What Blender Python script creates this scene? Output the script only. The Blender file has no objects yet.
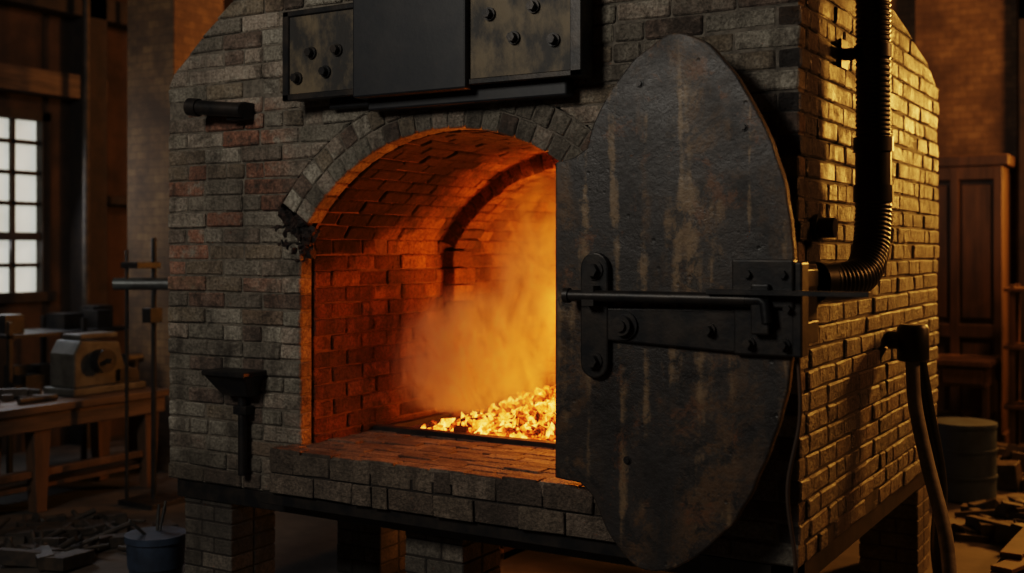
import bpy, bmesh, math, random
from mathutils import Vector, Euler, noise as mnoise
random.seed(7)
S=bpy.context.scene
R=random.random
def U(a,b): return a+(b-a)*R()

# ------------------------------------------------------------------ materials
class NT:
    def __init__(s,name):
        s.m=bpy.data.materials.new(name); s.m.use_nodes=True
        s.n=s.m.node_tree.nodes; s.l=s.m.node_tree.links
        s.b=s.n['Principled BSDF']; s.out=s.n['Material Output']
    def node(s,t,**k):
        x=s.n.new(t)
        for a,v in k.items(): setattr(x,a,v)
        return x
    def link(s,a,b): s.l.new(a,b)
    def coord(s,scale=(1,1,1)):
        g=s.node('ShaderNodeNewGeometry'); mp=s.node('ShaderNodeMapping')
        mp.inputs['Scale'].default_value=scale
        s.link(g.outputs['Position'],mp.inputs['Vector']); return mp.outputs[0]
    def xyz(s):
        g=s.node('ShaderNodeNewGeometry'); sp=s.node('ShaderNodeSeparateXYZ'); s.link(g.outputs['Position'],sp.inputs[0]); return sp.outputs
    def noise(s,scale=5,detail=6,rough=.6,vec=None,dist=0):
        x=s.node('ShaderNodeTexNoise'); x.inputs['Scale'].default_value=scale
        x.inputs['Detail'].default_value=detail; x.inputs['Roughness'].default_value=rough
        x.inputs['Distortion'].default_value=dist
        s.link(vec if vec is not None else s.coord(),x.inputs['Vector']); return x.outputs['Fac']
    def ramp(s,fac,stops,interp='LINEAR'):
        x=s.node('ShaderNodeValToRGB'); x.color_ramp.interpolation=interp
        e=x.color_ramp.elements
        while len(e)<len(stops): e.new(.5)
        for i,(p,c) in enumerate(stops):
            e[i].position=p; e[i].color=(c,c,c,1) if not isinstance(c,tuple) else (*c,1)
        s.link(fac,x.inputs[0]); return x.outputs[0]
    def mix(s,fac,a,b,mode='MIX'):
        x=s.node('ShaderNodeMix',data_type='RGBA',blend_type=mode)
        for sock,v in ((x.inputs[0],fac),(x.inputs[6],a),(x.inputs[7],b)):
            if isinstance(v,(int,float)): sock.default_value=v
            elif isinstance(v,tuple): sock.default_value=(*v,1)
            else: s.link(v,sock)
        return x.outputs[2]
    def math(s,op,a,b=0.0,clamp=False):
        x=s.node('ShaderNodeMath',operation=op,use_clamp=clamp)
        for i,v in enumerate((a,b)):
            if isinstance(v,(int,float)): x.inputs[i].default_value=v
            else: s.link(v,x.inputs[i])
        return x.outputs[0]
    def mr(s,v,a,b,c=0.0,d=1.0):
        x=s.node('ShaderNodeMapRange',interpolation_type='SMOOTHSTEP'); s.link(v,x.inputs[0])
        for i,q in enumerate((a,b,c,d)): x.inputs[i+1].default_value=q
        return x.outputs[0]
    def bump(s,h,strength=.5,dist=.01):
        x=s.node('ShaderNodeBump'); x.inputs['Strength'].default_value=strength
        x.inputs['Distance'].default_value=dist
        s.link(h,x.inputs['Height']); s.link(x.outputs[0],s.b.inputs['Normal'])
    def base(s,c):
        if isinstance(c,tuple): s.b.inputs['Base Color'].default_value=(*c,1)
        else: s.link(c,s.b.inputs['Base Color'])
    def set(s,rough=.7,metal=0.0,spec=.5):
        if isinstance(rough,(int,float)): s.b.inputs['Roughness'].default_value=rough
        else: s.link(rough,s.b.inputs['Roughness'])
        s.b.inputs['Metallic'].default_value=metal
        s.b.inputs['Specular IOR Level'].default_value=spec
    def rand(s):
        g=s.node('ShaderNodeNewGeometry'); return g.outputs['Random Per Island']

def brick_mat(name,stops,dirt,dirt_amt=.6,rough=.85,spec=.3,zone=None,bump=.6,bd=.02,blot=.6):
    t=NT(name)
    col=t.ramp(t.rand(),stops,'CONSTANT')
    big=t.noise(1.3,5,.6); mid=t.noise(9,8,.7); fine=t.noise(60,5,.7)
    x,y,z=t.xyz()
    if zone=='red':
        zn=t.math('MULTIPLY',t.mr(x,-2.75,-3.15),t.math('MULTIPLY',t.mr(z,1.5,2.1),t.mr(z,3.1,2.8)))
        zn=t.math('MAXIMUM',zn,.25)
        vor=t.ramp(t.rand(),[(0,0.1),(.3,1.0),(.42,0.2),(.6,1.0),(.74,0.1),(.88,.9)],'CONSTANT')
        m=t.math('MULTIPLY',t.math('MULTIPLY',zn,vor),t.ramp(mid,[(.38,.1),(.55,1.0)]))
        col=t.mix(m,col,(.38,.12,.05))
    col=t.mix(t.math('MULTIPLY',t.ramp(mid,[(.42,0.0),(.68,1.0)]),dirt_amt),col,dirt)
    col=t.mix(t.ramp(fine,[(.34,.65),(.6,0.0)]),col,(.02,.018,.015))
    col=t.mix(t.ramp(t.noise(4,9,.75,None,.5),[(.36,.75),(.49,0.0)]),col,(.04,.033,.026))
    # vertical grime runs
    col=t.mix(t.ramp(t.noise(2.0,6,.65,t.coord((3,3,.4)),.3),[(.52,0.0),(.64,.55)]),col,(.045,.036,.028))
    col=t.mix(t.ramp(big,[(.38,blot),(.58,0.0)]),col,(.035,.03,.026))
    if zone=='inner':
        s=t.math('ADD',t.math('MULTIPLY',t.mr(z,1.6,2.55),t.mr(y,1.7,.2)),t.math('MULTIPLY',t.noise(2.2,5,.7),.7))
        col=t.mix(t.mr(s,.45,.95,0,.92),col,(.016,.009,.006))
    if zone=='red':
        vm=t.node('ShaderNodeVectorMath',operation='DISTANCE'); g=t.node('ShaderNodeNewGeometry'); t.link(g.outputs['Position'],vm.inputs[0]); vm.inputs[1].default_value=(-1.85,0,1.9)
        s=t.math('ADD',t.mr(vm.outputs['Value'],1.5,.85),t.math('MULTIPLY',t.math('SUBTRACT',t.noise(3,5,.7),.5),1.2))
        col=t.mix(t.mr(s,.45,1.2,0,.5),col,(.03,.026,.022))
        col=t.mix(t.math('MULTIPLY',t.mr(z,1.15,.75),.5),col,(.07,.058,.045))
    t.base(col)
    if zone=='glaze':
        rg=t.math('ADD',t.ramp(mid,[(.35,.24),(.62,.62)]),t.math('MULTIPLY',t.rand(),.16)); t.set(rg,0,spec)
    else: t.set(t.ramp(mid,[(.3,rough-.15),(.7,min(1,rough+.1))]),0,spec)
    h=t.math('ADD',t.math('ADD',t.math('MULTIPLY',mid,1.0),t.math('MULTIPLY',fine,.5)),t.math('MULTIPLY',t.noise(22,5,.7),.8))
    t.bump(h,bump,bd)
    return t.m
M={}
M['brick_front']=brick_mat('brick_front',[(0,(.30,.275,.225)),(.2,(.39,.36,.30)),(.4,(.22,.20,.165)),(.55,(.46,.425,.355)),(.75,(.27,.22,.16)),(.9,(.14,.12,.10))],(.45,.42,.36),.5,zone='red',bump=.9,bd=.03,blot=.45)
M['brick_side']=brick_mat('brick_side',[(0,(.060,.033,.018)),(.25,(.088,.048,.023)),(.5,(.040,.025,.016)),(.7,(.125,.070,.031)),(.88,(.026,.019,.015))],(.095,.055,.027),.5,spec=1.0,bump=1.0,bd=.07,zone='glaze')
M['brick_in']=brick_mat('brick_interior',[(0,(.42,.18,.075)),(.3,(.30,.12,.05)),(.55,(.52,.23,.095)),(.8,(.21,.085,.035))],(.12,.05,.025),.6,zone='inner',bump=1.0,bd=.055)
M['brick_ledge']=brick_mat('brick_ledge',[(0,(.17,.13,.10)),(.3,(.22,.175,.135)),(.6,(.13,.10,.08)),(.85,(.27,.215,.17))],(.10,.08,.06),.5,bump=.9,bd=.03,blot=.4)
M['brick_pier']=brick_mat('brick_pier',[(0,(.17,.15,.125)),(.4,(.22,.19,.155)),(.7,(.12,.105,.085))],(.08,.07,.06),.6)
def simple(name,col,col2,scale=8,rough=.8,metal=0.0,bump=.4,vecs=(1,1,1),spec=.5,lo=.4,hi=.62,dist=.01):
    t=NT(name); v=t.coord(vecs); n=t.noise(scale,8,.65,v); 
    t.base(t.mix(t.ramp(n,[(lo,0.0),(hi,1.0)]),col,col2)); t.set(rough,metal,spec); t.bump(n,bump,dist); return t.m
M['mortar']=simple('mortar',(.15,.13,.105),(.07,.06,.048),30)
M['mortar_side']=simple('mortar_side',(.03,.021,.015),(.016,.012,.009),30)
M['mortar_in']=simple('mortar_in',(.12,.05,.025),(.05,.02,.01),20)
M['hole_dark']=simple('dark_hole_fill',(.006,.005,.004),(.03,.012,.006),25,bump=1)  # near-black colour put in for the shade inside the broken corner
M['steel']=simple('black_steel',(.010,.010,.011),(.036,.028,.022),7,.44,.3,.35)
M['steel_worn']=simple('worn_steel_plate',(.026,.024,.022),(.13,.10,.062),4,.6,.15,.5,(1,1,.6),lo=.46,hi=.60)
M['duct']=simple('dark_duct_paint_and_shade',(.010,.012,.016),(.020,.020,.022),4,.5,.1,.15)
M['rubber']=simple('black_rubber',(.010,.010,.011),(.02,.019,.019),12,.36,0,.1)
M['greyhose']=simple('grey_hose_rubber',(.24,.23,.21),(.13,.12,.11),12,.5,0,.1)
M['concrete']=simple('concrete_floor',(.040,.032,.025),(.08,.063,.048),2.2,.75,0,.5)
M['plaster']=simple('hall_wall_plaster',(.065,.038,.020),(.026,.016,.010),1.6,.9,0,.6)
M['wood']=simple('old_wood',(.11,.058,.026),(.045,.025,.013),5,.65,0,.4,(1,1,.15))
M['wood_h']=simple('old_wood_planks',(.115,.072,.042),(.045,.028,.018),5,.65,0,.4,(.3,.3,3))
M['darkwood']=simple('dark_timber',(.028,.017,.010),(.012,.008,.006),6,.75,0,.4)
M['scrap']=simple('dirty_scrap',(.022,.017,.013),(.06,.042,.027),9,.6,.1,.4)
M['machine']=simple('machine_paint',(.095,.09,.078),(.045,.04,.033),6,.55,.1,.3)
M['blue']=simple('blue_plastic',(.035,.055,.09),(.018,.027,.042),5,.5,0,.2)
M['pipe']=simple('grey_pipe',(.13,.14,.14),(.07,.07,.068),9,.4,.3,.1)
# weathered door : oxidised plate, rust runs, flaked patches, pits
t=NT('weathered_door_iron')
iso=t.noise(3.0,10,.72,None,.3)
streak=t.noise(1.5,3,.5,t.coord((3.2,3.2,.38)),.6)
sm=t.math('ADD',t.math('MULTIPLY',streak,.62),t.math('MULTIPLY',iso,.38))
fine=t.noise(50,6,.7)
c=t.mix(t.ramp(sm,[(.45,0.0),(.56,1.0)]),(.017,.013,.011),(.088,.050,.023))
c=t.mix(t.ramp(t.noise(2.4,10,.75,None,.6),[(.49,0.0),(.54,.85)]),c,(.026,.022,.020))
run=t.math('ADD',t.math('MULTIPLY',t.noise(3.0,2,.5,t.coord((3.4,3.4,.26)),.6),.6),t.math('MULTIPLY',t.noise(6,9,.75),.4))
c=t.mix(t.ramp(run,[(.535,0.0),(.60,.8)]),c,(.19,.125,.066))
c=t.mix(t.ramp(t.noise(8,8,.75,None,.4),[(.53,0.0),(.59,.85)]),c,(.011,.009,.008))
c=t.mix(t.ramp(t.noise(4,10,.8,None,.4),[(.56,0.0),(.62,.7)]),c,(.12,.050,.018))
c=t.mix(t.ramp(fine,[(.3,.5),(.5,0.0)]),c,(.010,.009,.008))
vo=t.node('ShaderNodeTexVoronoi'); vo.inputs['Scale'].default_value=9; t.link(t.coord(),vo.inputs['Vector'])
pit=t.mr(vo.outputs['Distance'],.03,.10)
c=t.mix(t.math('MULTIPLY',t.math('SUBTRACT',1.0,pit),.7),c,(.008,.007,.006))
t.base(c); t.set(t.ramp(iso,[(.35,.34),(.65,.62)]),.1,.6)
t.bump(t.math('ADD',t.math('ADD',t.math('MULTIPLY',iso,1.0),t.math('MULTIPLY',fine,.3)),t.math('MULTIPLY',pit,.2)),.5,.016)
M['door']=t.m
# hall bricks
t=NT('hall_brick')
bt=t.node('ShaderNodeTexBrick'); x,y,z=t.xyz()
cx=t.node('ShaderNodeCombineXYZ'); t.link(t.math('ADD',x,y),cx.inputs[0]); t.link(z,cx.inputs[1])
t.link(cx.outputs[0],bt.inputs['Vector']); bt.inputs['Scale'].default_value=3.2
bt.inputs['Color1'].default_value=(.24,.14,.06,1); bt.inputs['Color2'].default_value=(.16,.09,.04,1); bt.inputs['Mortar'].default_value=(.10,.06,.03,1)
bt.inputs['Mortar Size'].default_value=.012
t.base(t.mix(t.ramp(t.noise(2,8,.7),[(.38,0.0),(.6,.8)]),bt.outputs[0],(.06,.035,.02))); t.set(.85); t.bump(bt.outputs['Fac'],-.3,.02)
M['hallbrick']=t.m
t=NT('frosted_daylight_glass'); t.base((.5,.5,.5))
em=t.ramp(t.noise(1.5,4),[(.3,(.50,.51,.45)),(.7,(.85,.85,.74))]); t.link(em,t.b.inputs['Emission Color']); t.b.inputs['Emission Strength'].default_value=.85
M['glass']=t.m
# glowing coals
t=NT('glowing_coals')
n1=t.noise(13,8,.8); n2=t.noise(26,4,.6); rr=t.rand()
k=t.math('ADD',t.math('MULTIPLY',n1,.85),t.math('MULTIPLY',rr,.25))
col=t.ramp(k,[(.45,(.12,.010,.001)),(.52,(1,.08,.005)),(.60,(1,.20,.012)),(.74,(1,.44,.07))])
st=t.ramp(k,[(.45,0.03),(.52,.22),(.60,.5),(.74,1.0)])
t.base((.02,.015,.012)); t.link(col,t.b.inputs['Emission Color']); t.link(t.math('MULTIPLY',st,5.5),t.b.inputs['Emission Strength']); t.bump(n2,.8,.02); t.set(.9,0,.1)
M['coal']=t.m
t=NT('dim_embers')
k=t.math('ADD',t.math('MULTIPLY',t.noise(9,6,.7),.75),t.math('MULTIPLY',t.rand(),.35))
t.base((.03,.025,.02)); t.link(t.ramp(k,[(.5,(0.,0.,0.)),(.7,(1,.3,.04))]),t.b.inputs['Emission Color']); t.b.inputs['Emission Strength'].default_value=.7
M['ember']=t.m

# ------------------------------------------------------------------ mesh builder
class MB:
    def __init__(s): s.v=[]; s.f=[]; s.sm=[]
    def add(s,vs,fs,smooth=False):
        o=len(s.v); s.v+= [tuple(x) for x in vs]; s.f+=[tuple(o+i for i in f) for f in fs]; s.sm+=[smooth]*len(fs)
    def hexa(s,p): s.add(p,[(0,1,2,3),(7,6,5,4),(0,4,5,1),(1,5,6,2),(2,6,7,3),(3,7,4,0)])
    def box(s,x0,x1,y0,y1,z0,z1):
        s.hexa([(x0,y0,z0),(x1,y0,z0),(x1,y1,z0),(x0,y1,z0),(x0,y0,z1),(x1,y0,z1),(x1,y1,z1),(x0,y1,z1)])
    def obox(s,c,size,rz=0,rx=0,ry=0):
        E=Euler((rx,ry,rz)).to_matrix(); a,b,d=[q/2 for q in size]; c=Vector(c)
        s.hexa([tuple(c+E@Vector(q)) for q in [(-a,-b,-d),(a,-b,-d),(a,b,-d),(-a,b,-d),(-a,-b,d),(a,-b,d),(a,b,d),(-a,b,d)]])
    def sweep(s,pts,rf,seg=20,cap=True):
        pts=[Vector(p) for p in pts]; n=len(pts); rings=[]
        tans=[]
        for i,p in enumerate(pts):
            a=i; b=i
            while b<n-1 and (pts[b]-p).length<1e-5: b+=1
            while a>0 and (pts[a]-p).length<1e-5: a-=1
            tans.append((pts[b]-pts[a]).normalized())
        t0=tans[0]; up=Vector((0,0,1)) if abs(t0.z)<.9 else Vector((1,0,0))
        a=t0.cross(up).normalized()
        for i,p in enumerate(pts):
            t=tans[i]
            a=(a-t*a.dot(t)).normalized(); b=t.cross(a); r=rf(i) if callable(rf) else rf
            rings.append([tuple(p+a*math.cos(2*math.pi*k/seg)*r+b*math.sin(2*math.pi*k/seg)*r) for k in range(seg)])
        vs=[q for r_ in rings for q in r_]; fs=[]
        for i in range(n-1):
            for k in range(seg):
                k2=(k+1)%seg; fs.append((i*seg+k,i*seg+k2,(i+1)*seg+k2,(i+1)*seg+k))
        s.add(vs,fs,True)
        if cap: s.add(rings[0],[tuple(range(seg))]); s.add(rings[-1],[tuple(range(seg))])
    def steps(s,p0,d,prof,seg=24):
        p0=Vector(p0); d=Vector(d).normalized()
        for (a,r0),(b,r1) in zip(prof,prof[1:]):
            if abs(b-a)<1e-6: b=a+1e-4
            s.sweep([p0+d*a,p0+d*b],lambda i:(r0,r1)[i],seg)
    def cyl(s,p0,p1,r,seg=20): s.sweep([p0,p1],r,seg)
    def bolt(s,p,d,r,h):
        p=Vector(p); d=Vector(d)
        s.sweep([p,p+d*h*.3],r*1.45,14); s.sweep([p+d*h*.3,p+d*h],r,6)
    def prism(s,poly,f,n0,n1):
        n=len(poly); s.add([f(a,b,n0) for a,b in poly]+[f(a,b,n1) for a,b in poly],
           [tuple(range(n)),tuple(range(2*n-1,n-1,-1))]+[(i,(i+1)%n,n+(i+1)%n,n+i) for i in range(n)])
    def rock(s,c,r,sq=(1,1,1),sub=1,amp=.35):
        bm=bmesh.new(); bmesh.ops.create_icosphere(bm,subdivisions=sub,radius=1)
        o=Vector((R()*50,R()*50,R()*50)); vs=[]
        E=Euler((R()*6,R()*6,R()*6)).to_matrix()
        for v in bm.verts:
            k=1+amp*mnoise.noise(v.co*1.3+o)*2
            q=E@Vector((v.co.x*sq[0],v.co.y*sq[1],v.co.z*sq[2]))*k*r
            vs.append((c[0]+q.x,c[1]+q.y,c[2]+q.z))
        fs=[tuple(v.index for v in f.verts) for f in bm.faces]; bm.free(); s.add(vs,fs)
    def build(s,name,mat,parent=None,bevel=0,seg=1):
        me=bpy.data.meshes.new(name); me.from_pydata(s.v,[],s.f); 
        for p,q in zip(me.polygons,s.sm): p.use_smooth=q
        bm=bmesh.new(); bm.from_mesh(me); bmesh.ops.recalc_face_normals(bm,faces=bm.faces); bm.to_mesh(me); bm.free()
        ob=bpy.data.objects.new(name,me); S.collection.objects.link(ob); me.materials.append(M[mat])
        if parent: ob.parent=parent
        if bevel:
            b=ob.modifiers.new('bevel','BEVEL'); b.width=bevel; b.segments=seg; b.limit_method='ANGLE'; b.angle_limit=math.radians(40); b.use_clamp_overlap=True
        return ob
def empty(name):
    e=bpy.data.objects.new(name,None); S.collection.objects.link(e); e.empty_display_size=.2; return e
def smooth_path(pts,n=12):
    P=[Vector(p) for p in pts]; P=[P[0]*2-P[1]]+P+[P[-1]*2-P[-2]]; out=[]
    for i in range(1,len(P)-2):
        for k in range(n):
            u=k/n; a,b,c,d=P[i-1:i+3]
            out.append(.5*((2*b)+(c-a)*u+(2*a-5*b+4*c-d)*u*u+(3*b-a-3*c+d)*u**3))
    out.append(P[-2]); return out

# ------------------------------------------------------------------ brick laying
GAP=.0042
def brick(mb,f,sb0,sb1,st0,st1,t0,t1,depth=.10,out=.008,j=.004):
    n1=U(-out*.5,out); g=GAP*U(.7,1.4)
    if R()<.08: n1-=U(.003,.007)
    def q(s,t,n): return f(s+U(-j,j),t+U(-j,j),n+U(-j,j))
    p=[f(sb0+g,t0+g,-depth),f(sb1-g,t0+g,-depth),f(st1-g,t1-g,-depth),f(st0+g,t1-g,-depth),
       q(sb0+g,t0+g,n1),q(sb1-g,t0+g,n1),q(st1-g,t1-g,n1),q(st0+g,t1-g,n1)]
    mb.hexa(p)
def row(mb,mo,f,lb,lt,rb,rt,t0,t1,L=.30,off=0,back=.009,depth=.10):
    lo=max(lb,lt)+.06; hi=min(rb,rt)-.06; e=.011
    if mo is not None:
        mo.hexa([f(lb+e,t0,-depth),f(rb-e,t0,-depth),f(rt-e,t1,-depth),f(lt+e,t1,-depth),f(lb+e,t0,-back),f(rb-e,t0,-back),f(rt-e,t1,-back),f(lt+e,t1,-back)])
    if mb is None: return
    cuts=[]; k=math.floor(lo/L)-1
    while (k*L+off)<hi:
        c=k*L+off+U(-.015,.015)
        if c>lo: 
            cuts.append(c)
            if R()<.15 and c+L*.5<hi: cuts.append(c+L*.5)
        k+=1
    B=[lb]+cuts+[rb]; T=[lt]+cuts+[rt]
    for i in range(len(B)-1):
        if max(B[i+1]-B[i],T[i+1]-T[i])<.03: continue
        brick(mb,f,B[i],max(B[i]+.012,B[i+1]),T[i],max(T[i]+.012,T[i+1]),t0,t1,depth)

kiln=empty('brick_kiln')
Z0,P=.71,.095; W=3.92; D=3.07; CX=-1.85; CZ=1.55; RI=1.18; RO=1.40
NR=32
Ffront=lambda s,t,n:(s,-n,t)
Fside=lambda s,t,n:(n,s,t)
Fleft=lambda s,t,n:(-W-n,s,t)
def hw(z):
    if z<2.16: return 1.0
    if z<2.275: return 1.0+(z-2.16)/.115*.19
    q=RO*RO-(z-CZ)**2
    return math.sqrt(q) if q>0 else 0.0
def xl(z): return -W if z<3.14 else -W+(z-3.14)/.8
def yr(z): return D if z<3.23 else max(.3,D-(z-3.23)/.18)
fb,fm,sb,sm_,lb_=MB(),MB(),MB(),MB(),MB()
for r in range(NR):
    z0=Z0+r*P; z1=z0+P; off=(.15 if r%2 else 0)+U(-.01,.01)
    a,b=xl(z0),xl(z1); xr=0 if r%2==0 else -.105
    h0,h1=hw((z0+z1)/2-.04),hw((z0+z1)/2+.04)
    if r<3: h0=h1=None
    def dorow(mb,mo,x1r):
        if h0 is None or h1 is None or (h0==0 and h1==0): row(mb,mo,Ffront,a,b,x1r,x1r,z0,z1,off=off)
        else:
            row(mb,mo,Ffront,a,b,CX-h0,CX-h1,z0,z1,off=off)
            row(mb,mo,Ffront,CX+h0,CX+h1,x1r,x1r,z0,z1,off=off)
    dorow(fb,fm,xr)
    if r%2==1: fm.box(-.12,-.011,.011,.1,z0,z1)
    ys=.105 if r%2==0 else 0
    row(sb,None,Fside,ys,ys,yr(z0),yr(z1),z0,z1,L=.29,off=off)
    row(None,sm_,Fside,.09,.09,yr(z0)-.0,yr(z1),z0,z1)
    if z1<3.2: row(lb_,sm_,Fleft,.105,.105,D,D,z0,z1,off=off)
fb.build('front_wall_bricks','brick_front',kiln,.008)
fm.build('front_wall_mortar','mortar',kiln)
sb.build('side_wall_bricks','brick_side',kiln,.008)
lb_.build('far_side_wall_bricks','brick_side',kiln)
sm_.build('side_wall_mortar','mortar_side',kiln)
# arch rings
A0=math.asin(.61/1.18)
Farch=lambda s,t,n:(CX+t*math.cos(s),-n,CZ+t*math.sin(s))
ab,am=MB(),MB()
for (r0,r1,cnt) in ((RI,1.29,24),(1.29,RO,26)):
    da=(math.pi-2*A0)/cnt
    for i in range(cnt):
        s0=A0+i*da; s1=s0+da
        if i>=cnt-1: continue
        g=.0042/r0
        n1=U(.0,.008)
        p=[(s0+g,r0+.002),(s1-g,r0+.002),(s1-g,r1-.004),(s0+g,r1-.004)]
        ab.hexa([Farch(a,b,-.115) for a,b in p]+[Farch(a+U(-.002,.002),b+U(-.003,.003),n1) for a,b in p])
for i in range(40):
    da=(math.pi-2*A0)/40; s0=A0+i*da; s1=s0+da
    if i>=38: continue
    p=[(s0,RI+.016),(s1,RI+.016),(s1,RO),(s0,RO)]
    am.hexa([Farch(a,b,-.11) for a,b in p]+[Farch(a,b,-.006) for a,b in p])
ab.build('arch_ring_bricks','brick_front',kiln,.006); am.build('arch_ring_mortar','mortar',kiln)
# broken corner: near-black lumps stand in for the shaded hole of missing bricks
ch=MB()
for i in range(70):
    a=math.pi-A0-U(-.07,.09); rr=U(1.17,1.40)
    ch.rock((CX+rr*math.cos(a),U(.018,.05),CZ+rr*math.sin(a)-U(0,.10)),U(.018,.04),sub=2,amp=.5)
ch.build('dark_break_fill','hole_dark',kiln)
# interior
ib,im=MB(),MB()
Fil=lambda s,t,n:(CX-1.0+n,s,t); Fir=lambda s,t,n:(CX+1.0-n,s,t)
YB=2.9
for r in range(13):
    z0=.95+r*.0935; z1=z0+.0935
    for F in (Fil,Fir): row(ib,im,F,.11,.11,YB,YB,z0,z1,L=.27,off=.13*(r%2))
cnt=26; da=(math.pi-2*A0)/cnt
Fv=lambda s,t,n:(CX+(RI-n)*math.cos(t),s,CZ+(RI-n)*math.sin(t))
for i in range(cnt):
    t0=A0+i*da; t1=t0+da; k=.12+ (.13 if i%2 else 0); y=.122
    im.hexa([Fv(.1,t0,-.16),Fv(YB+.1,t0,-.16),Fv(YB+.1,t1,-.16),Fv(.1,t1,-.16),Fv(.1,t0,-.012),Fv(YB+.1,t0,-.012),Fv(YB+.1,t1,-.012),Fv(.1,t1,-.012)])
    cuts=[y]; c=y+k+U(-.02,.02)
    while c<YB-.08: cuts.append(c); c+=.27+U(-.02,.02)
    cuts.append(YB); g=.0045/RI
    for a,b in zip(cuts,cuts[1:]):
        n1=U(-.006,.010); j=lambda:U(-.004,.004)
        p=[(a+.005,t0+g),(b-.005,t0+g),(b-.005,t1-g),(a+.005,t1-g)]
        ib.hexa([Fv(q,w,-.06) for q,w in p]+[Fv(q+j(),w+j(),n1+j()) for q,w in p])
# rib
RR=1.07
for i in range(28):
    da=(math.pi-2*A0)/28; s0=A0+i*da; s1=s0+da; g=.005
    for (ya,yb) in ((1.42,1.545),(1.55,1.68)):
        n=U(-.006,.006); p=[(s0+g,RR+n),(s1-g,RR+n),(s1-g,1.2),(s0+g,1.2)]
        ib.hexa([(CX+b*math.cos(a),ya+U(-.004,.004),CZ+b*math.sin(a)) for a,b in p]+[(CX+b*math.cos(a),yb,CZ+b*math.sin(a)) for a,b in p])
for sgn in (-1,1):
    z=.95
    while z<2.1:
        x0=CX+sgn*1.02; x1=CX+sgn*(.915+U(-.005,.005)); ib.box(min(x0,x1),max(x0,x1),1.42,1.68,z+.005,min(z+.11,2.16)); z+=.115
Fb=lambda s,t,n:(s,YB-n,t)
for r in range(19):
    z0=.95+r*.0935; row(ib,None,Fb,CX-1.15,CX-1.15,CX+1.15,CX+1.15,z0,z0+.0935,off=.15*(r%2))
im.box(CX-1.3,CX+1.3,YB+.012,YB+.16,.9,2.95)
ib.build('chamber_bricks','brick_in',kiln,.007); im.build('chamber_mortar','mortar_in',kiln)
# base slab, roof, frame
c=MB(); c.box(-W+.03,-.03,.03,D-.03,Z0+.005,.93)
c.box(-W+.1,CX-1.1,D-.1,D-.01,.93,3.2); c.box(CX+1.1,-.1,D-.1,D-.01,.93,3.2); c.box(CX-1.1,CX+1.1,D-.1,D-.01,.93,3.2)
c.hexa([(-3.2,.1,3.66),(-.1,.1,3.66),(-.1,D-.05,3.17),(-3.8,D-.05,3.17),(-3.2,.1,3.72),(-.1,.1,3.72),(-.1,D-.05,3.22),(-3.8,D-.05,3.22)])
c.hexa([(-3.9,.1,3.1),(-3.15,.1,3.62),(-3.15,D-.05,3.18),(-3.9,D-.05,3.1),(-3.9,.1,3.14),(-3.15,.1,3.7),(-3.15,D-.05,3.22),(-3.9,D-.05,3.14)])
c.build('kiln_core','mortar_side',kiln)
fr=MB()
fr.box(-W+.06,-.02,.02,.14,.60,.705); fr.box(-.14,-.02,.02,D-.05,.60,.705); fr.box(-W+.06,-W+.2,.14,D-.05,.6,.705)
fr.box(-3.0,-.7,-.17,.02,.69,.752); fr.box(-W+.06,-.02,D-.2,D-.05,.6,.705)
fr.build('steel_base_frame','steel',kiln,.004)
# piers
pb,pm=MB(),MB()
def pier(x0,x1,y0,y1):
    pm.box(x0+.012,x1-.012,y0+.012,y1-.012,0,.6); z=0; i=0
    while z<.59:
        z1=min(z+.094,.6); xm=(x0+x1)/2+(.05 if i%2 else -.05)
        for a,b in ((x0,xm),(xm,x1)):
            for cc,dd in ((y0,(y0+y1)/2),((y0+y1)/2,y1)): pb.box(a+.004+U(0,.004),b-.004,cc+.004+U(0,.005),dd-.004,z+.005,z1-.004)
        z=z1; i+=1
for q in ((-3.82,-3.42,.03,.42),(-2.16,-1.78,.03,.42),(-.45,-.04,.03,.42),(-3.82,-3.4,2.6,3.0),(-2.3,-1.8,2.6,3.0),(-.42,-.04,2.65,3.02),(-3.35,-2.98,.9,1.3)): pier(*q)
pb.build('support_piers','brick_pier',kiln,.005); pm.build('support_piers_mortar','mortar_side',kiln)
# ledge
lg,lm=MB(),MB()
LY=-.20
lm.box(-2.90,-.75,LY+.012,.02,.765,.985); lm.box(CX-.99,CX+.99,.0,.64,.93,.985)
Fl=lambda s,t,n:(s,LY-n,t)
for r,(z0,z1) in enumerate(((.76,.875),(.875,.995))): row(lg,None,Fl,-2.91,-2.91,-.74,-.74,z0,z1,L=.26,off=.13*r,depth=.08)
y=LY; r=0
while y<.61:
    y1=min(y+.1,.62)
    if abs(y1)<.02: y1=0
    xa,xb=((-2.91,-.74) if y1<.01 else (CX-.99,CX+.99))
    x=xa; first=True
    while x<xb-.01:
        w=(.11 if (first and r%2) else .215)+U(-.012,.012); x1=min(x+w,xb)
        if xb-x1<.07: x1=xb
        zz=1.0+U(-.004,.006); j=lambda:U(-.003,.003)
        lg.hexa([(x+.005,y+.004,.93),(x1-.005,y+.004,.93),(x1-.005,y1-.004,.93),(x+.005,y1-.004,.93),
                 (x+.005+j(),y+.004+j(),zz+j()),(x1-.005+j(),y+.004+j(),zz+j()),(x1-.005+j(),y1-.004+j(),zz+j()),(x+.005+j(),y1-.004+j(),zz+j())])
        x=x1; first=False
    y=y1; r+=1
for z0,z1 in ((.76,.875),(.875,.995)): lg.box(-2.915,-2.80,LY+.01,.0,z0+.004,z1-.004)
lg.build('hearth_ledge_bricks','brick_ledge',kiln,.007); lm.build('hearth_ledge_mortar','mortar_side',kiln)
h=MB(); h.box(CX-.98,CX+.98,.625,.70,.96,1.03); h.box(CX-.98,CX-.93,.70,1.4,.96,1.02); h.build('hearth_iron_frame','steel',kiln,.005)
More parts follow.
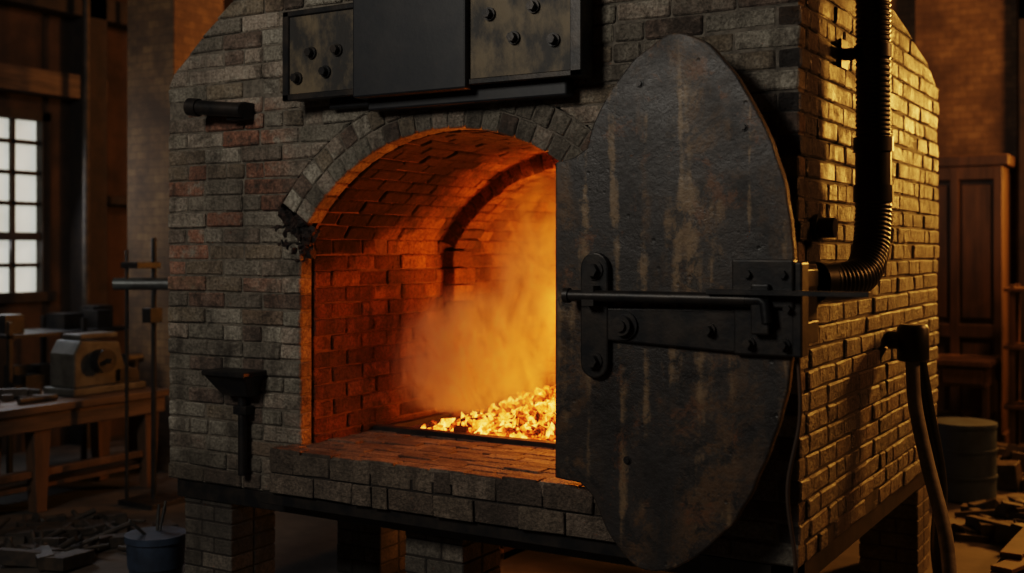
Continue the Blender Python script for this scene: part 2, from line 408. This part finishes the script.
hf=MB(); hf.box(CX-1.0,CX+1.0,.62,YB,.93,.985); hf.build('hearth_floor','mortar_in',kiln)

# coals
def hgt(x,y):
    a=max(0,min(1,(x+2.72)/.95)); b=max(0,min(1,(y-.70)/.6)); a=a*a*(3-2*a); b=b*b*(3-2*b)
    return .99+.24*a*b
co=MB()
for i in range(2600):
    x=U(-2.72,-.92); y=U(.74,2.8)
    if i>1300: x=U(-2.7,-1.2); y=U(.74,1.7)
    if x<-2.62+.3*R() : continue
    co.rock((x,y,hgt(x,y)+U(-.02,.02)),U(.010,.042),(1,U(.3,1.6),U(.2,.7)),1,.7)
n=24; vs=[];fs=[]
for i in range(n+1):
    for k in range(n+1):
        x=-2.62+1.72*i/n; y=.72+2.1*k/n; vs.append((x,y,hgt(x,y)-.01))
for i in range(n):
    for k in range(n): a=i*(n+1)+k; fs.append((a,a+1,a+n+2,a+n+1))
co.add(vs,fs)
co.build('glowing_coal_bed','coal',kiln)
ash=MB()
for i in range(90): ash.rock((U(-1.75,-.7),U(.5,1.4),U(.03,.10)),U(.02,.06),sub=1)
ash.box(-1.85,-.6,.4,1.5,.0,.03); ash.build('ash_and_embers','ember')

# lintel
lt=empty('iron_lintel_hood')
a=MB(); Y1=-.15
a.box(-2.835,-2.32,Y1,-.012,2.93,3.41); a.box(-1.63,-1.0,Y1,-.012,2.925,3.41); a.build('riveted_plates','steel_worn',lt,.008,2)
a=MB(); a.box(-2.33,-1.62,-.19,-.012,2.90,3.75); a.box(-2.30,-1.10,-.10,-.012,2.84,2.93); a.box(-2.60,-2.30,-.06,-.012,2.87,2.93)  # two low boxes: dark bars added in place of the shadow below the lintel
a.build('hood_duct_shade_bars','duct',lt,.01,2)
a=MB(); a.box(-2.845,-2.325,Y1-.012,Y1+.02,2.92,2.955); a.box(-2.845,-2.80,Y1-.012,Y1,2.92,3.41); a.box(-1.05,-.99,Y1-.012,Y1,2.92,3.41); a.box(-1.62,-.99,Y1-.012,Y1+.02,2.92,2.95); a.box(-2.84,-2.33,Y1-.012,Y1+.02,3.38,3.41); a.build('plate_edges','steel',lt,.004)
a=MB()
for x,z in ((-2.74,3.04),(-2.64,3.17),(-2.46,3.17),(-2.54,3.06),(-1.50,3.26),(-1.25,3.27),(-1.36,3.13),(-1.14,3.10)):
    a.bolt((x,Y1,z),(0,-1,0),.023,.042)
a.build('lintel_bolts','steel',lt)

e=empty('wall_peg_pipe')
a=MB(); a.box(-3.34,-3.20,-.09,-.005,2.85,2.95); a.cyl((-3.20,-.10,2.90),(-3.54,-.13,2.935),.042); a.cyl((-3.52,-.128,2.932),(-3.59,-.135,2.94),.052); a.build('pipe_body','steel',e,.004)
e=empty('iron_wall_bracket')
a=MB(); a.hexa([(-3.36,-.10,1.26),(-3.16,-.10,1.26),(-3.16,-.003,1.26),(-3.36,-.003,1.26),(-3.42,-.19,1.38),(-3.12,-.17,1.38),(-3.12,-.003,1.38),(-3.42,-.003,1.38)])
a.box(-3.43,-3.10,-.20,-.003,1.38,1.41); a.cyl((-3.25,-.05,1.27),(-3.25,-.05,.80),.026); a.box(-3.30,-3.20,-.08,-.003,1.15,1.2); a.build('bracket_body','steel',e,.006)

# ------------------------------------------------------------------ door
dr=empty('kiln_door')
poly=[(-1.071,2.507),(-.97,2.525),(-.905,2.565),(-.862,2.695),(-.77,2.84),(-.662,2.955),(-.54,3.03),(-.455,3.05),(-.353,3.01),(-.284,2.955),(-.17,2.81),(-.083,2.65),(-.005,2.457),(.037,2.267),(.054,2.06),(.054,1.81),(.033,1.557),(-.01,1.365),(-.083,1.169),(-.19,.966),(-.353,.792),(-.49,.703),(-.61,.679),(-.71,.724),(-.81,.846),(-.875,.975),(-.939,1.035),(-1.071,1.048)]
mid=smooth_path([(x,0,z) for x,z in poly[2:27]],5)
poly2=[poly[0],poly[1]]+[(p.x,p.z) for p in mid]+[poly[27]]
# slightly eaten, uneven edge
poly2=[(x+.008*mnoise.noise(Vector((x*9,z*9,1))),z+.008*mnoise.noise(Vector((x*9,z*9,7)))) for x,z in poly2]
Fd=lambda s,t,n:(s,-.22-n,t)
a=MB(); a.prism(poly2,Fd,0,.05); a.build('door_plate','door',dr,.008,2)
a=MB()
cx_,cz_=-.45,1.86
inner=[(cx_+(x-cx_)*.93,cz_+(z-cz_)*.95) for x,z in poly2]
a.prism(inner,Fd,-.07,0.001); a.build('door_refractory_backing','mortar_side',dr,.01)
a=MB()
def capsule(x0,x1,z0,z1,n0,n1):
    r=(x1-x0)/2; c0=(x0+x1)/2; pl=[]
    for k in range(9): an=math.pi*k/8; pl.append((c0+r*math.cos(an),z1-r+r*math.sin(an)))
    for k in range(9): an=math.pi+math.pi*k/8; pl.append((c0+r*math.cos(an),z0+r+r*math.sin(an)))
    a.prism(pl,Fd,n0,n1)
capsule(-.92,-.78,1.52,2.09,.05,.085)
a.prism([(-.80,1.695),(-.17,1.665),(.055,1.665),(.055,1.85),(-.17,1.85),(-.80,1.84)],Fd,.05,.08)
a.box(-.19,.075,-.335,-.27,1.86,2.06); a.box(-.19,.075,-.31,-.27,1.66,1.86)
a.box(.062,.105,-.32,-.22,1.66,2.05); a.box(-.0,.085,-.24,-.008,1.70,1.80); a.box(-.0,.085,-.24,-.008,1.94,2.02)
a.box(.008,.03,.02,.16,1.70,2.04)
a.box(-.10,-.02,-.36,-.30,1.75,1.96)
a.build('hinge_straps','steel',dr,.008,2)
a=MB()
a.cyl((-.955,-.35,1.895),(-.12,-.35,1.895),.026); a.cyl((-.975,-.35,1.895),(-.95,-.35,1.895),.034)
a.sweep([(-.16,-.35,1.895),(-.06,-.35,1.895),(-.04,-.35,1.88),(-.03,-.35,1.80)],.024)
a.box(-.88,-.82,-.37,-.30,1.85,1.94)
a.box(-.28,.39,-.395,-.33,1.915,1.935)
a.build('latch_bar','steel',dr,.004)
a=MB()
for x,z,r in ((-.85,2.01,.032),(-.85,1.60,.03),(-.12,2.0,.018),(.03,2.0,.018),(.03,1.71,.018),(-.12,1.71,.018),(-.3,1.76,.02),(.05,1.86,.016)):
    a.bolt((x,-.30 if x<-.2 else -.31,z),(0,-1,0),r,.045)
for x,z in ((-.64,2.84),(-.16,2.62),(-.70,1.16)): a.bolt((x,-.27,z),(0,-1,0),.013,.012)
a.steps((-.70,-.298,1.765),(0,-1,0),[(0,.065),(.015,.065),(.015,.045),(.045,.045),(.045,.025),(.06,.025)])
a.build('door_bolts','steel',dr)
a=MB(); a.sweep(smooth_path([(.06,-.23,1.68),(.07,-.235,1.4),(.02,-.24,1.1),(.05,-.23,.8),(.03,-.2,.62)]),.009,8); a.build('hanging_rope','wood',dr)

# ------------------------------------------------------------------ hoses
h=empty('corrugated_exhaust_hose')
def dens(pts,step):
    P=smooth_path(pts,200); out=[P[0]]; acc=0
    for p,q in zip(P,P[1:]):
        acc+=(q-p).length
        if acc>=step: out.append(q); acc=0
    out.append(P[-1]); return out
def ribbed(a,pts,r=.080):
    a.sweep(dens(pts,.0055),lambda i:r+(.0025 if (i%4)<2 else -.002),28)
a=MB(); ribbed(a,[(.15,.68,4.2),(.15,.68,3.6),(.15,.68,3.0),(.15,.68,2.60)])
ribbed(a,[(.15,.68,2.36),(.15,.675,2.25),(.15,.63,2.10),(.14,.53,2.0),(.11,.43,1.965),(.05,.33,1.955),(.0,.27,1.955)],.084); a.build('ribbed_hose','rubber',h)
a=MB(); a.steps((.15,.68,2.64),(0,0,-1),[(0,.093),(.07,.093),(.07,.084),(.23,.084),(.23,.093),(.31,.093)],32)
a.cyl((.10,.68,3.05),(.0,.68,3.05),.03); a.box(.0,.015,.62,.74,2.98,3.12); a.steps((.15,.68,3.08),(0,0,-1),[(0,.089),(.06,.089)])
a.cyl((.06,.36,1.955),(.0,.26,1.955),.09,28); a.build('hose_couplings','rubber',h,.002)
p=empty('wall_port_cap'); a=MB(); a.cyl((.01,.20,2.2),(.10,.20,2.2),.045,24); a.cyl((.008,.20,2.2),(.03,.20,2.2),.062,24); a.build('port','rubber',p)
p=empty('capped_wall_outlet_hose')
a=MB(); a.sweep([(.01,1.62,1.60),(.10,1.62,1.60)],.05,20); 
a.sweep([(.14,1.62,1.49),(.14,1.62,1.50),(.14,1.62,1.67),(.14,1.62,1.69)],lambda i:[.075,.085,.085,.07][i],24); a.build('outlet_cap','rubber',p,.004)
a=MB(); a.sweep(smooth_path([(.14,1.60,1.50),(.16,1.58,1.25),(.24,1.5,.95),(.36,1.35,.6),(.40,1.2,.3),(.34,1.0,.06),(.1,1.0,.045)]),.038,16); a.build('grey_hose','greyhose',p)
a=MB(); a.sweep(smooth_path([(.16,1.68,1.50),(.20,1.72,1.2),(.26,1.74,.8),(.24,1.78,.4),(.30,1.9,.05),(.5,2.1,.045)]),.038,16); a.build('dark_hose','rubber',p)

# ------------------------------------------------------------------ hall
def solo(name,mat,fn,bevel=0,seg=1):
    a=MB(); fn(a); return a.build(name,mat,None,bevel,seg)
solo('floor','concrete',lambda a:a.box(-9,7,-9,9.2,-.1,0))
solo('ceiling','darkwood',lambda a:a.box(-9,7,-9,9.2,6.5,6.6))
def wl(a):
    a.box(-9.2,-9,-9,1.0,0,6.5); a.box(-9.2,-9,2.98,9.2,0,6.5); a.box(-9.2,-9,1.0,2.98,0,1.62); a.box(-9.2,-9,1.0,2.98,3.55,6.5)
solo('wall_left','plaster',wl)
solo('wall_back','hallbrick',lambda a:a.box(-9.2,7.2,9.2,9.4,0,6.5))
solo('wall_right','plaster',lambda a:a.box(7,7.2,-9,9.2,0,6.5))
solo('wall_front','plaster',lambda a:a.box(-9.2,7.2,-9.2,-9,0,6.5))
w=empty('window_1')
a=MB(); a.box(-9.12,-9.10,1.0,2.98,1.62,3.55); a.build('panes','glass',w)
a=MB()
for y in (1.0,1.42,1.81,2.2,2.59): a.box(-9.08,-9.03,y-.022,y+.022,1.62,3.55)
for k in range(7):
    z=1.62+k*(1.93/6); a.box(-9.08,-9.03,1.0,2.98,z-.022,z+.022)
a.box(-9.09,-8.98,2.90,3.0,1.62,3.55); a.box(-9.09,-8.98,1.0,3.0,3.46,3.56); a.box(-9.09,-8.94,1.0,3.05,1.56,1.66); a.box(-9.08,-9.0,1.0,2.98,2.2,2.28); a.build('muntins','darkwood',w)
solo('trim_1','wood_h',lambda a:(a.box(-9,-8.8,0,3.6,3.72,3.98)),.01)
def lwall(a):
    a.box(-9,-8.75,3.25,3.55,0,6.5); a.box(-9,-8.8,4.3,4.5,0,6.5); a.box(-9,-8.75,-1,8,4.6,4.85); a.box(-9,-8.85,3.5,6,2.6,2.7)
    a.box(-8.7,-8.4,-1,8,5.6,5.9)
solo('wall_timber_frame','darkwood',lwall,.01)
solo('brick_column','hallbrick',lambda a:a.box(-7.45,-6.8,2.7,3.35,0,6.5),.01)
solo('brick_column','hallbrick',lambda a:a.box(-1.35,-.25,8.9,9.2,0,6.5),.01)
solo('timber_post','darkwood',lambda a:(a.box(-.20,.15,8.6,8.85,0,6.5),a.box(-.20,2.5,8.6,8.8,4.6,4.9)),.01)
def wp(a):
    a.cyl((-8.6,3.15,0),(-8.6,3.15,6.5),.04,12); a.cyl((-8.6,3.75,0),(-8.6,3.75,6.5),.03,12)
    a.sweep([(-8.5,3.9,5.2),(-8.5,4.6,5.2),(-8.5,4.6,3.0)],.05,12)
solo('wall_pipes','scrap',wp)

b=empty('workbench')
a=MB()
for k in range(4): a.box(-7.25+.215*k,-7.04+.215*k,-.3,2.3,.80,.86)
a.box(-6.46,-6.42,-.25,2.25,.66,.80); a.box(-7.2,-7.16,-.25,2.25,.66,.80); a.build('top','wood_h',b,.006)
a=MB()
for y in (-.15,1.0,2.12):
    for x in (-7.12,-6.50): a.hexa([(x-.05,y-.05,0),(x+.05,y-.05,0),(x+.05,y+.05,0),(x-.05,y+.05,0),(x-.06,y-.09,.8),(x+.06,y-.09,.8),(x+.06,y+.09,.8),(x-.06,y+.09,.8)])
a.box(-7.1,-6.5,-.1,2.1,.18,.22); a.box(-6.53,-6.47,-.15,2.1,.28,.34); a.build('legs','wood',b,.006)
def tools(a):
    for i in range(26):
        y=U(-.2,1.25); x=U(-7.05,-6.55); hh=U(.03,.09); a.obox((x,y,.862+hh/2),(U(.05,.25),U(.03,.12),hh),U(0,3))
    a.sweep([(-6.6,.9,.888),(-6.6,1.25,.888)],.025,10); a.obox((-6.8,.4,.95),(.3,.2,.08),.2)
a=MB(); tools(a); a.build('bench_tools','scrap',b,.004)
m=empty('bench_lathe')
a=MB(); a.box(-7.0,-6.6,1.42,2.2,.863,.93)
a.prism([(1.45,.93),(2.15,.93),(2.15,1.02),(1.98,1.10),(1.92,1.30),(1.52,1.33),(1.45,1.22)],lambda s,t,n:(-6.95+n,s,t),0,.32)
a.box(-6.92,-6.68,1.55,1.95,1.33,1.38); a.build('lathe_body','machine',m,.015,2)
a=MB(); a.cyl((-6.62,1.7,1.15),(-6.52,1.7,1.15),.10,20); a.cyl((-6.8,2.10,1.12),(-6.8,2.30,1.12),.05); a.cyl((-6.8,2.22,.864),(-6.8,2.22,1.12),.05); a.cyl((-6.52,1.7,1.15),(-6.45,1.7,1.15),.02); a.box(-6.62,-6.6,1.9,2.1,.96,1.06); a.build('lathe_fittings','steel',m,.003)
st=empty('pipe_stand')
a=MB(); a.cyl((-5.95,1.7,0),(-5.95,1.7,2.2),.022,12); a.cyl((-6.1,1.55,0),(-6.1,1.55,2.1),.015,12); a.box(-6.15,-5.75,1.5,1.9,0,.04); a.box(-6.12,-5.92,1.5,1.75,1.95,2.0); a.box(-6.0,-5.9,1.62,1.75,1.5,1.62); a.build('stand','steel',st,.003)
a=MB(); a.cyl((-6.2,1.5,1.82),(-5.5,2.0,1.82),.05,16); a.build('horizontal_pipe','pipe',st)
rk=empty('metal_rack')
a=MB()
for x in (-8.3,-7.7):
    for y in (1.6,2.4,3.0): a.box(x-.02,x+.02,y-.02,y+.02,0,1.45)
for z in (.7,1.3):
    a.box(-8.32,-7.68,1.58,3.02,z,z+.03)
for i in range(12): 
    z=random.choice((.73,1.33)); hgt_=U(.08,.3); a.obox((-8.0+U(-.1,.1),U(1.7,2.9),z+hgt_/2),(U(.1,.3),U(.1,.3),hgt_),0)
a.build('rack_frame','steel',rk)
# bucket
bk=empty('tool_bucket')
a=MB(); B=(-4.135,.10); a.steps((*B,0),(0,0,1),[(0,.15),(.12,.165),(.12,.172),(.13,.172),(.28,.18),(.28,.190),(.32,.190)],32); a.build('bucket_body','blue',bk)
a=MB()
for i in range(6): an=U(2,4.5); a.cyl((B[0]+.05*math.cos(an),B[1]+.05*math.sin(an),.30),(B[0]+.16*math.cos(an),B[1]+.16*math.sin(an),U(.40,.50)),.009,8)
a.build('tool_handles','steel_worn',bk)
# floor clutter
def junk(a,xa,xb,ya,yb,n,s=.16):
    for i in range(n):
        x,y=U(xa,xb),U(ya,yb); w,d,hh=U(.3,2.4)*s,U(.2,1)*s,U(.1,.6)*s
        if R()<.4: a.obox((x,y,hh/2+.01),(w,d,hh),U(0,3),U(-.15,.15),U(-.15,.15))
        elif R()<.5: a.rock((x,y,hh*.4),hh*.9,(1,1.4,.6),2,.5)
        else:
            an=U(0,3); l=U(.2,.5); a.cyl((x,y,.03),(x+l*math.cos(an)*.6,y+l*math.sin(an)*.6,.03+U(0,.1)),U(.010,.022),10)
solo('scrap_pile','scrap',lambda a:junk(a,-6.0,-4.9,-.1,1.1,80,.17),.004)
solo('scrap_pile','scrap',lambda a:(junk(a,-6.3,-4.6,2.4,3.6,60,.25),a.box(-5.6,-5.0,2.6,3.1,0,.4)),.004)
solo('scrap_pile','scrap',lambda a:junk(a,-.1,1.2,5.9,7.0,110,.42),.004)
def planks(a):
    for i in range(7): a.obox((.56+U(-.10,.10),2.95+U(-.2,.3),.02+i*.033),(.13,1.0,.03),U(-.45,.0))
solo('plank_pile','wood_h',planks,.004)
solo('scrap_pile','scrap',lambda a:junk(a,.0,.9,3.85,4.8,110,.24),.004)
solo('wooden_crate','wood',lambda a:(a.box(-2.9,-2.55,1.7,2.1,0,.05),a.box(-2.9,-2.55,1.7,1.73,.07,.32),a.box(-2.9,-2.55,2.07,2.1,.07,.32),a.box(-2.9,-2.87,1.7,2.1,0,.32),a.box(-2.58,-2.55,1.7,2.1,0,.32)),.004)
bd=empty('blue_drum'); a=MB()
a.steps((-.22,5.35,0),(0,0,1),[(0,.24),(.02,.26),(.2,.26),(.2,.27),(.22,.27),(.22,.26),(.42,.26),(.42,.27),(.44,.27),(.44,.26),(.62,.26),(.62,.27),(.65,.27)],32); a.build('drum_body','blue',bd)
# cabinet
cb=empty('wooden_cabinet')
a=MB(); a.box(-1.3,-.30,8.25,8.75,0,3.0); a.box(-1.36,-.24,8.18,8.75,3.0,3.12); a.box(-1.33,-.27,8.2,8.75,0,.15)
for z0,z1 in ((.15,.35),(1.15,1.3),(2.85,3.0)): a.box(-1.3,-.30,8.19,8.25,z0,z1)
for x0,x1 in ((-1.3,-1.2),(-.84,-.74),(-.40,-.30)): a.box(x0,x1,8.185,8.25,.15,3.0)
a.build('cabinet_case','wood',cb,.012)
a=MB(); a.box(-1.18,-.86,8.22,8.26,1.36,2.8); a.box(-.72,-.42,8.22,8.26,1.36,2.8); a.box(-.72,-.42,8.22,8.26,.4,1.1); a.build('cabinet_panels','wood',cb,.01)
sd=empty('wooden_side_table')
a=MB(); a.box(-1.15,-.28,7.25,7.95,.93,.99); a.box(-1.1,-.33,7.3,7.9,.72,.93); a.box(-.75,-.36,7.28,7.30,.75,.90); a.box(-1.1,-.33,7.3,7.9,.15,.2)
for x in (-1.08,-.38):
    for y in (7.32,7.82): a.box(x-.0,x+.07,y,y+.07,0,.75)
a.box(-1.08,-1.04,7.32,7.88,.15,.72)
a.build('table_body','wood',sd,.008)
sh=empty('shelf_rack'); a=MB()
for z in (.5,1.1,1.68): a.box(-.2,1.4,7.5,7.95,z,z+.04)
for x in (-.15,.6,1.3):
    for y in (7.52,7.9): a.box(x,x+.05,y,y+.05,0,1.75)
for i in range(14):
    z=random.choice((.54,1.14)); q=U(.08,.3); a.obox((U(0,1.25),7.72,z+q/2),(U(.08,.25),U(.1,.3),q),U(-.3,.3))
a.build('shelves','wood',sh,.004)

# ------------------------------------------------------------------ smoke volume
vm=bpy.data.materials.new('fire_smoke'); vm.use_nodes=True; nt=vm.node_tree; nt.nodes.clear()
t=NT.__new__(NT); t.m=vm; t.n=nt.nodes; t.l=nt.links
out=t.node('ShaderNodeOutputMaterial'); pv=t.node('ShaderNodeVolumePrincipled'); t.link(pv.outputs[0],out.inputs['Volume'])
def blob(c,r):
    g=t.node('ShaderNodeNewGeometry'); mp=t.node('ShaderNodeMapping'); t.link(g.outputs['Position'],mp.inputs[0])
    mp.inputs['Location'].default_value=tuple(-c[i]/r[i] for i in range(3)); mp.inputs['Scale'].default_value=tuple(1/q for q in r)
    vl=t.node('ShaderNodeVectorMath',operation='LENGTH'); t.link(mp.outputs[0],vl.inputs[0])
    return t.mr(vl.outputs['Value'],1.0,.15)
n=t.noise(3.2,7,.62,t.coord((1.3,1.3,.8)),1.8)
wisp=t.ramp(n,[(.44,0.0),(.60,1.0)])
m1=blob((-2.35,1.05,1.42),(.62,.55,.52)); m2=blob((-1.98,1.2,1.95),(.34,.4,.75))
m=t.math('MAXIMUM',m1,t.math('MULTIPLY',m2,.8))
d=t.math('MULTIPLY',wisp,t.math('MULTIPLY',m,13.0))
fl=t.math('MULTIPLY',blob((-1.64,1.45,1.50),(.46,.5,.85)),t.ramp(t.noise(3.2,5,.6,t.coord((1.5,1.5,.5)),1.0),[(.36,.12),(.62,1.0)]))
t.link(d,pv.inputs['Density']); pv.inputs['Color'].default_value=(.92,.74,.58,1); pv.inputs['Anisotropy'].default_value=.2
t.link(t.math('ADD',t.math('MULTIPLY',d,.09),t.math('MULTIPLY',fl,10.0)),pv.inputs['Emission Strength']);  # density term glows in place of firelight on the smoke; second term is flame
t.link(t.mix(fl,(1,.15,.012),(1,.30,.03)),pv.inputs['Emission Color'])
M['smoke']=vm
a=MB(); a.box(-2.8,-1.2,.45,1.9,1.12,2.6); sv=a.build('fire_smoke','smoke',kiln)

# ------------------------------------------------------------------ lights
def light(kind,name,loc,power,col,target=None,size=1.0,sy=None,spread=None):
    l=bpy.data.lights.new(name,kind); l.energy=power; l.color=col
    if kind=='AREA':
        l.size=size
        if sy: l.shape='RECTANGLE'; l.size_y=sy
        if spread: l.spread=math.radians(spread)
    else: l.shadow_soft_size=size
    o=bpy.data.objects.new(name,l); S.collection.objects.link(o); o.location=loc
    if target: o.rotation_euler=(Vector(target)-Vector(loc)).to_track_quat('-Z','Y').to_euler()
    return o
light('POINT','fire_glow',(-1.30,2.05,1.50),210,(1,.26,.02),size=.2)
light('POINT','fire_glow_front',(-1.40,.95,1.42),62,(1,.27,.022),size=.12)
light('AREA','roof_light',(-3.0,-6.5,5.4),180,(1,.94,.84),(-2.0,0,1.8),1.6)
light('AREA','warm_work_lamp',(4.5,4.0,4.6),120,(1,.44,.12),(0,1.2,2.0),.8)
light('AREA','warm_back_lamp',(1.7,8.3,3.6),330,(1,.43,.08),(0,1.5,2.0),.7)
light('AREA','warm_hall_lamp',(1.5,6.2,5.5),100,(1,.48,.16),(-.8,9,3.9),.6)
light('AREA','hall_lamp',(-5.2,5.2,5.2),36,(1,.50,.2),(-7.2,3,3.2),.6)
light('AREA','window_daylight',(-8.9,2.0,2.6),34,(.88,.92,1),(-5,2,1.0),1.6)
light('POINT','underfire_glow',(-2.35,1.3,.40),7,(1,.4,.08),size=.15)
wd=bpy.data.worlds.new('World'); S.world=wd; wd.use_nodes=True
wd.node_tree.nodes['Background'].inputs[0].default_value=(.5,.42,.33,1); wd.node_tree.nodes['Background'].inputs[1].default_value=.02
S.view_settings.view_transform='Filmic'; S.view_settings.look='Medium High Contrast'

# ------------------------------------------------------------------ camera
cd=bpy.data.cameras.new('camera'); cam=bpy.data.objects.new('camera',cd); S.collection.objects.link(cam)
cd.sensor_width=36; cd.lens=36*1147/1024; cd.shift_y=-36.5/1024
cam.location=(1.4954,-4.933,2.1); cam.rotation_euler=(math.radians(90),0,math.atan2(.5144,.8575))
cd.clip_start=.05
cd.dof.use_dof=True; cd.dof.focus_distance=5.7; cd.dof.aperture_fstop=1.2
S.camera=cam
